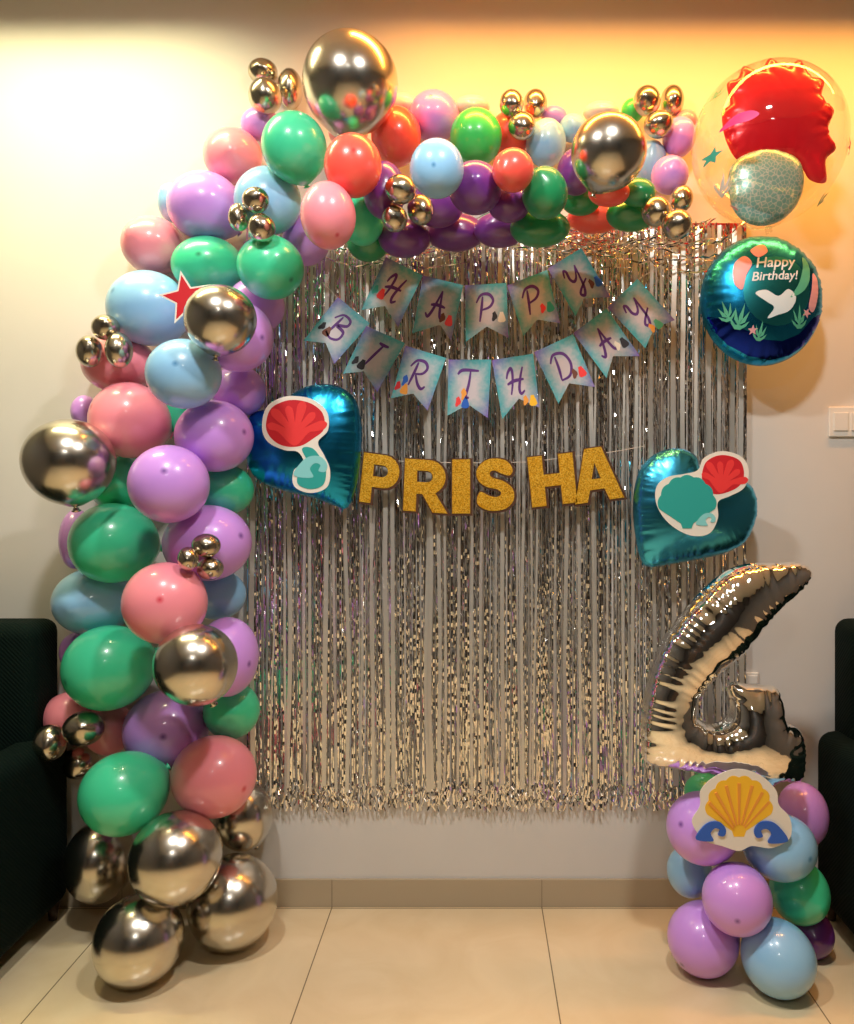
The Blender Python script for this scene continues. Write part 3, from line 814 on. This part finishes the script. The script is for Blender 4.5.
# ------------------------------------------------------------ round foil balloon with print
YR = 2.90
cr = P(760, 301, YR)
tr_ = thing('round_foil_balloon', 'round teal foil balloon printed Happy Birthday, below the clear bubble balloon', 'balloon', cr)
_, bvr = puff('foil_body', ell(761, 301, 61, 65, 72), YR, .62, .40, M['teal_foil'], tr_, .009, seed=8, wr=.14, wl=.03)
drape('seabed_print', [(703, 318), (714, 322), (728, 330), (742, 336), (758, 344), (775, 345), (792, 338), (806, 322), (817, 316), (813, 330), (802, 346), (786, 357), (766, 362), (744, 358), (724, 347), (710, 332)], YR, bvr, cr, M['navy_foil'], tr_, .0012, .008)
drape('aqua_panel_print', ell(768, 297, 33, 34), YR, bvr, cr, M['aqua_foil'] if 'aqua_foil' in M else mat('aqua_foil', (.05, .50, .58), .3, 1.0), tr_, .0010, .008)
for i, (pts, mm) in enumerate([
   (seaweed(733, 322, 24, .2), 'green_ink'), (seaweed(720, 316, 20, -.3, -1), 'green_ink'), (seaweed(752, 336, 18, .1), 'green_ink'), (seaweed(790, 322, 22, -.1), 'green_ink'),
   (cm([(729, 268), (738, 262), (744, 270), (738, 282), (734, 296), (727, 290), (726, 278)], 4), 'pink_ink'),
   (cm([(744, 256), (756, 250), (760, 258), (750, 264)], 4), 'pink_ink'),
   (cm([(806, 278), (811, 284), (811, 300), (806, 316), (800, 312), (803, 296)], 4), 'pink_ink'),
   (star(745, 335, 5, 2.2), 'pink_ink'), (star(798, 318, 5, 2.2, .4), 'pink_ink')]):
    drape('sea_print', pts, YR, bvr, cr, M[mm], tr_, .0022, .006)
# plain white wave curl print
for pts in [cm([(746, 300), (756, 297), (768, 303), (778, 296), (786, 304), (780, 316), (768, 321), (758, 324), (764, 314), (756, 308)], 4),
            cm([(796, 262), (802, 270), (801, 286), (793, 298), (780, 304), (788, 292), (794, 276)], 4)]:
    drape('wave_print', pts, YR, bvr, cr, M['white_ink' if pts[0][0] < 780 else 'green_ink'], tr_, .0020, .006)
def text_on(txt, px, py, size_px, Y, bv, origin, m, parent, name, shear=.2, rot=0.):
    cu = bpy.data.curves.new('t', 'FONT'); cu.body = txt; cu.size = size_px/F*Y; cu.shear = shear; cu.align_x = 'CENTER'; cu.offset = .0006
    ob = bpy.data.objects.new('t', cu); C.objects.link(ob); bpy.context.view_layer.update()
    me = bpy.data.meshes.new_from_object(ob.evaluated_get(bpy.context.evaluated_depsgraph_get()))
    bpy.data.objects.remove(ob)
    b = bmesh.new(); b.from_mesh(me); bmesh.ops.triangulate(b, faces=b.faces)
    bmesh.ops.subdivide_edges(b, edges=[e for e in b.edges if e.calc_length() > .012], cuts=1)
    p0 = P(px, py, Y)-origin; c, s = math.cos(rot), math.sin(rot)
    for v in b.verts:
        x = v.co.x*c-v.co.y*s+p0.x; z = v.co.x*s+v.co.y*c+p0.z
        h_ = bv.ray_cast(Vector((x, -2, z)), Vector((0, 1, 0))) if bv else (None,)
        v.co = (x, (h_[0].y if h_[0] else 0)-.0032, z)
    b.normal_update()
    me.clear_geometry(); b.to_mesh(me); b.free(); me.materials.clear(); me.materials.append(m)
    o = bpy.data.objects.new(name, me); C.objects.link(o); o.parent = parent
    return o
text_on('Happy', 766, 274, 15, YR, bvr, cr, M['white_ink'], tr_, 'lettering', .25, .05)
text_on('Birthday!', 765, 287, 12.5, YR, bvr, cr, M['white_ink'], tr_, 'lettering', .25, .05)

# ------------------------------------------------------------ clear bubble balloon
YB_ = 2.72
pb, ab, bb, cb = solve(771, 145, 80, 87, YB_)
tb = thing('bubble_balloon', 'large clear bubble balloon with a red and teal foil shape inside', 'balloon', pb)
balloon_mesh('clear_shell', ab, bb, cb, (0.1, 0, 1), M['bubble'], tb, 56, 36, apex=False)
# plain inner shape: red coral mass over a pearly teal shell bowl, both inflated
red_foil = mat('red_film', (.80, .015, .03), .22, .2, bump=(12, .15, .02))
peach = mat('peach_film', (.80, .42, .25), .3, .1)
def scales_mat():
    m = bpy.data.materials.new('pearly_teal_scales'); N, L = nd(m); b = N['Principled BSDF']
    g = N.new('ShaderNodeTexCoord'); v = N.new('ShaderNodeTexVoronoi'); v.inputs['Scale'].default_value = 70; v.feature = 'DISTANCE_TO_EDGE'
    L.new(g.outputs['Object'], v.inputs['Vector'])
    r = N.new('ShaderNodeValToRGB'); r.color_ramp.elements[0].color = (.62, .66, .58, 1); r.color_ramp.elements[1].color = (.20, .44, .40, 1); r.color_ramp.elements[1].position = .10
    L.new(v.outputs['Distance'], r.inputs['Fac']); L.new(r.outputs['Color'], b.inputs['Base Color'])
    b.inputs['Metallic'].default_value = .3; b.inputs['Roughness'].default_value = .3
    return m
o, _b = puff('red_coral_shape', cm([(737, 160), (725, 138), (722, 112), (730, 104), (727, 84), (738, 78), (744, 66), (760, 72), (770, 58), (786, 68), (800, 60), (810, 76), (824, 80), (822, 98), (834, 110), (828, 130), (836, 148), (826, 160), (826, 182), (810, 180), (800, 166), (784, 160), (770, 164), (752, 160)], 5), YB_, .38, .3, red_foil, tb, .011, seed=4, wr=.25, wl=.03)
o, _b = puff('teal_shell_shape', cm([(736, 160), (760, 150), (784, 152), (800, 162), (804, 184), (796, 206), (780, 221), (760, 226), (742, 220), (731, 204), (728, 178)], 5), YB_-.045, .5, .3, scales_mat(), tb, .012, seed=4, wr=.1, wl=.04)
# small prints on the shell
def on_shell(name, pts, m):
    ov, fs, _ = tri2d(to_xz(pts, YB_), .006); vs = []
    for v in ov:
        x = (v.x-pb.x); z = (v.y-pb.z)
        k = 1-(x/ab)**2-(z/cb)**2
        if k < .04:
            s = math.sqrt(.96/((x/ab)**2+(z/cb)**2)); x *= s; z *= s; k = .04
        y = -bb*math.sqrt(k)
        f = (YB_+y)/YB_*1.0
        vs.append((x*1.004, y*1.004-.001, z*1.004))
    return mesh(name, vs, fs, m, tb)
for nm, pts, mm in [
  ('star_print', star(703, 170, 7, 3, .2), 'teal'), ('star_print', star(834, 162, 8, 3.2, .3), 'magenta'),
  ('seaweed_print', seaweed(709, 105, 15, .3), 'green_ink'), ('seaweed_print', seaweed(815, 208, 14, 1.0), 'green_ink'),
  ('fish_print', cm([(706, 152), (716, 143), (728, 142), (735, 147), (728, 151), (716, 151)], 4), 'magenta'),
  ('fish_print', cm([(720, 82), (727, 74), (735, 71), (732, 78), (724, 85)], 4), 'magenta'),
  ('fish_print', cm([(840, 104), (847, 112), (850, 128), (845, 122), (841, 113)], 4), 'teal'),
  ('seaweed_print', seaweed(714, 196, 17, -.2), 'white_ink'), ('seaweed_print', seaweed(700, 190, 14, .3, -1), 'white_ink'),
  ('swirl_print', cm([(700, 210), (712, 206), (730, 214), (742, 226), (728, 222), (712, 214)], 4), 'pink_ink')]:
    on_shell(nm, pts, M[mm])
tube('neck', [(0, 0, -cb*.985), (0, 0, -cb*1.03), (.004, 0, -cb*1.06)], .012, M['bubble'], tb, 10)
st_ = [P(771, 232, YB_)+Vector((0, 0, -.01))-pb, Vector((0, .1, -.50))]

# ------------------------------------------------------------ pennant banners
GLY = {
 'H': [[(.12, .60), (.2, .8), (.36, .95), (.42, .8), (.36, .4), (.24, .03)], [(.92, .95), (.76, .6), (.64, .2), (.70, .02), (.88, .12)], [(.12, .40), (.45, .50), (.9, .52)]],
 'A': [[(.02, .12), (.15, .0), (.35, .3), (.62, .97)], [(.62, .97), (.64, .5), (.70, .1), (.82, .02), (.97, .14)], [(.20, .42), (.5, .46), (.88, .42)]],
 'P': [[(.38, .9), (.32, .5), (.22, .0)], [(.08, .68), (.3, .95), (.66, .97), (.86, .75), (.7, .52), (.34, .42)]],
 'Y': [[(.04, .72), (.15, .95), (.26, .88), (.24, .6), (.36, .45), (.56, .55), (.78, .95)], [(.78, .95), (.72, .5), (.66, .1), (.5, -.15), (.34, -.06), (.5, .10), (.95, .34)]],
 'B': [[(.38, .9), (.32, .5), (.24, .02)], [(.08, .68), (.34, .97), (.74, .95), (.78, .72), (.40, .52), (.82, .46), (.84, .15), (.5, .0), (.14, .12)]],
 'I': [[(.72, .95), (.52, .5), (.32, .0)], [(.48, .97), (.7, .94), (.95, .95)]],
 'R': [[(.38, .9), (.32, .5), (.22, .0)], [(.08, .68), (.3, .95), (.66, .97), (.84, .78), (.7, .55), (.38, .46)], [(.40, .46), (.60, .15), (.82, .0), (.97, .12)]],
 'T': [[(.02, .82), (.25, .97), (.97, .94)], [(.60, .95), (.54, .5), (.42, .06), (.56, .0)]],
 'D': [[(.34, .9), (.30, .45), (.22, .05)], [(.04, .72), (.3, .97), (.74, .86), (.88, .45), (.64, .08), (.2, .03)]],
}
def banner(label, flags, Y, ends):
    c = P(flags[0][1][0][0], flags[0][1][0][1], Y); t = thing('pennant_banner', label, 'banner', c, 'pennant banners')
    def w2(p, yy=Y): q = P(p[0], p[1], Y); return Vector((q.x-c.x, q.z-c.z))
    for gi, (ch, q, ink, ipos) in enumerate(flags):
        TL, TR, BR, NO, BL = [w2(p) for p in q]
        tilt = 0
        me_y = -.001*(gi % 2)
        o = slab('pennant', [TL, TR, BR, NO, BL], me_y-.0006, me_y+.0006, M['flag'], t)
        U = TR-TL; V = (BL-TL+BR-TR)/2
        uv = o.data.uv_layers.new(name='UVMap')
        det = U.x*V.y-U.y*V.x
        for lp in o.data.loops:
            co = o.data.vertices[lp.vertex_index].co; d_ = Vector((co.x, co.z))-TL
            uv.data[lp.index].uv = ((d_.x*V.y-d_.y*V.x)/det, (U.x*d_.y-U.y*d_.x)/det)
        def tf(g): return TL+U*(.22+.52*g.x)+V*(.17+.50*(1-g.y))
        strokes('script_letter', [[Vector(p) for p in s] for s in GLY[ch]], .125, tf, me_y-.0010, M['purple_ink'], o)
        # small coloured picture in the corner of the pennant
        iu, iv = ipos
        for k, (m1, rr, ang, r0) in enumerate(ink):
            ce = TL+U*(iu+.10*math.cos(ang))+V*(iv+.10*math.sin(ang))
            pl = [ce+U*(rr*(1+.35*math.sin(3*a+k))*math.cos(a)*.8)+V*(rr*1.25*(1+.25*math.cos(2*a+k))*math.sin(a)) for a in [2*PI*j/14 for j in range(14)]]
            slab('small_print', pl, me_y-.0012-.0003*k, me_y-.0006, M[m1], o)
    # cord through the tops
    pts = [P(*ends[0], Y)]
    for ch, q, _, _ in flags: pts += [P(q[0][0], q[0][1]+1, Y), P(q[1][0], q[1][1]+1, Y)]
    pts.append(P(*ends[1], Y))
    tube('cord', [p-c+Vector((0, .003, 0)) for p in pts], .0013, M['string'], t, 6)
def ink(*cols): return [(m1, .10 if i == 0 else .075, i*2.2+.6, 0) for i, m1 in enumerate(cols)]
brown = mat('brown_print', (.16, .05, .03), .5); M['brown'] = brown; M['black_print'] = mat('black_print', (.02, .02, .03), .5)
banner('upper row of pennants on a cord, letters HAPPY, hanging over the foil curtain', [
 ('H', [(385.9, 257), (422.8, 275.5), (398.2, 327), (384.7, 306), (361.3, 310)], ink('red2', 'teal'), (.2, .55)),
 ('A', [(423.2, 275.5), (463.3, 285.3), (451, 340.6), (440, 324.7), (412.5, 333.3)], ink('red2', 'brown'), (.75, .6)),
 ('P', [(465, 285.3), (506.4, 282.8), (508.6, 338.2), (486.7, 326.6), (465.8, 341.9)], ink('card', 'black_print'), (.78, .55)),
 ('P', [(507, 285.4), (547, 270), (560.2, 323.3), (537.5, 319.6), (523.3, 336.1)], ink('teal', 'red2'), (.75, .6)),
 ('Y', [(547.6, 268.6), (581.3, 248), (610.4, 297), (584.1, 298.3), (575.6, 316.3)], ink('blue', 'brown'), (.85, .6)),
], 2.962, ((366, 238), (604, 232)))
banner('lower row of pennants on a cord, letters BIRTHDAY, hanging over the foil curtain', [
 ('B', [(337.9, 297), (369.9, 323.4), (334.3, 364), (325.7, 343.1), (303.5, 340.6)], ink('brown', 'black_print'), (.25, .55)),
 ('I', [(366.2, 325.9), (405, 343.1), (377.3, 392.3), (363.8, 371.4), (342.9, 373.8)], ink('black_print', 'black_print'), (.25, .62)),
 ('R', [(405.6, 345.6), (446.1, 357.9), (427.7, 410.7), (412.9, 393.5), (390.8, 398.4)], ink('orange', 'red', 'blue'), (.2, .7)),
 ('T', [(448.6, 359.6), (491.1, 359.6), (487.9, 418.1), (468.3, 404.6), (447.4, 415.6)], ink('blue', 'red2', 'orange'), (.35, .7)),
 ('H', [(491.9, 360.1), (533.1, 353.6), (539.5, 407.7), (518.9, 398.7), (502.2, 419.3)], ink('yellow', 'orange'), (.75, .75)),
 ('D', [(533.9, 352.4), (573, 334.3), (594.9, 387.1), (569.2, 383.3), (558.4, 403.9)], ink('red2', 'brown'), (.75, .6)),
 ('A', [(573.4, 333), (606.5, 308.6), (640, 356.2), (613, 356.2), (606.5, 378.1)], ink('black_print', 'card'), (.78, .6)),
 ('Y', [(607.5, 307.5), (637.4, 278.9), (674.8, 320.2), (654.2, 327.9), (645.2, 348.5)], ink('green_ink', 'orange'), (.55, .78)),
], 2.952, ((322, 282), (660, 266)))

# ------------------------------------------------------------ gold name garland
def arc(cx, cy, rx, ry, a0, a1, n=9):
    return [(cx+rx*math.cos(math.radians(a0+(a1-a0)*i/n)), cy+ry*math.sin(math.radians(a0+(a1-a0)*i/n))) for i in range(n+1)]
LET = {
 'P': ([(0, 0), (.30, 0), (.30, .33)]+arc(.60, .665, .40, .335, -90, 90)+[(0, 1)], [(.30, .55)]+arc(.54, .67, .15, .12, -90, 90)+[(.30, .79)]),
 'R': ([(0, 0), (.30, 0), (.30, .34), (.44, .34), (.70, 0), (1.06, 0), (.75, .37)]+arc(.60, .68, .38, .32, -50, 90)+[(0, 1)], [(.30, .57)]+arc(.53, .68, .14, .11, -90, 90)+[(.30, .79)]),
 'I': ([(0, 0), (1, 0), (1, 1), (0, 1)], None),
 'H': ([(0, 0), (.32, 0), (.32, .38), (.68, .38), (.68, 0), (1, 0), (1, 1), (.68, 1), (.68, .62), (.32, .62), (.32, 1), (0, 1)], None),
 'A': ([(0, 0), (.26, 0), (.34, .22), (.64, .22), (.72, 0), (1.02, 0), (.68, 1), (.33, 1)], [(.40, .42), (.59, .42), (.50, .72)]),
 'S': ([(.02, .14), (.10, .35), (.36, .27), (.55, .25), (.66, .32), (.56, .40), (.25, .46), (.04, .60), (.02, .80), (.22, .97), (.50, 1.02), (.80, .97), (.96, .80), (.88, .68), (.66, .72), (.48, .78), (.36, .74), (.42, .64), (.74, .56), (.97, .40), (.98, .18), (.78, .02), (.45, -.03), (.18, .02)], None),
}
def grow(poly, d):
    n = len(poly); A = sum(poly[i].x*poly[(i+1) % n].y-poly[(i+1) % n].x*poly[i].y for i in range(n)); sg = 1 if A > 0 else -1
    out = []
    for i in range(n):
        a, b, c = poly[i-1], poly[i], poly[(i+1) % n]
        e1 = (b-a).normalized(); e2 = (c-b).normalized(); n1 = Vector((e1.y, -e1.x))*sg; n2 = Vector((e2.y, -e2.x))*sg
        k = n1+n2; k = k/max(.35, k.length_squared)*2 if k.length > .1 else n1
        out.append(b+k*d)
    return out
def holed(name, poly, hole, yf, yb, m, parent):
    loops = [poly]+([hole] if hole else [])
    tr = geometry.tessellate_polygon([[Vector((p.x, p.y, 0)) for p in l] for l in loops])
    fl = [p for l in loops for p in l]; n = len(fl)
    vs = [(p.x, yf, p.y) for p in fl]+[(p.x, yb, p.y) for p in fl]
    fs = [tuple(t) for t in tr]+[tuple(n+i for i in reversed(t)) for t in tr]
    s = 0
    for l in loops:
        k = len(l)
        for i in range(k): fs.append((s+i, s+(i+1) % k, n+s+(i+1) % k, n+s+i))
        s += k
    o = mesh(name, vs, fs, m, parent)
    b = bmesh.new(); b.from_mesh(o.data); bmesh.ops.recalc_face_normals(b, faces=b.faces); b.to_mesh(o.data); b.free()
    return o
YL = 2.955
cg = P(492, 480, YL)
tg = thing('name_garland', 'gold glitter letters PRISHA strung on a cord across the foil curtain', 'garland', cg)
# letter: BL, BR, TL corners in the photo
for ch, BL, BR, TL in [
  ('P', (360, 502), (397, 507), (365, 453)), ('R', (404, 511), (446, 514), (406, 459)), ('I', (453, 514), (471, 514), (453, 460)),
  ('S', (477, 510), (515, 510), (477, 460)), ('H', (533, 508), (578, 503), (528, 458)), ('A', (576, 505), (624, 498), (569, 452))]:
    a, b_, c_ = [P(p[0], p[1], YL)-cg for p in (BL, BR, TL)]
    o0 = Vector((a.x, a.z)); U = Vector((b_.x-a.x, b_.z-a.z)); V = Vector((c_.x-a.x, c_.z-a.z))
    outl, hole = LET[ch]
    f = lambda l: [o0+U*p[0]+V*p[1] for p in l]
    pl = f(outl)
    if ch == 'S': pl = [Vector(p) for p in catmull(pl, 4)]
    hl = f(hole) if hole else None
    base = holed('letter', grow(pl, .0065), grow(hl, -.003) if hl else None, -.001, .003, M['cardboard'], tg)
    sh_ = Vector((-.003, .002))
    holed('glitter_face', [p+sh_ for p in pl], [p+sh_ for p in hl] if hl else None, -.0035, -.001, M['glitter'], base)
tube('cord', [p-cg+Vector((0, .006, 0)) for p in [P(352, 452, YL), P(362, 457, YL), P(400, 461, YL), P(460, 463, YL), P(530, 462, YL), P(575, 456, YL), P(612, 452, YL), P(645, 446, YL)]], .0012, M['string'], tg)
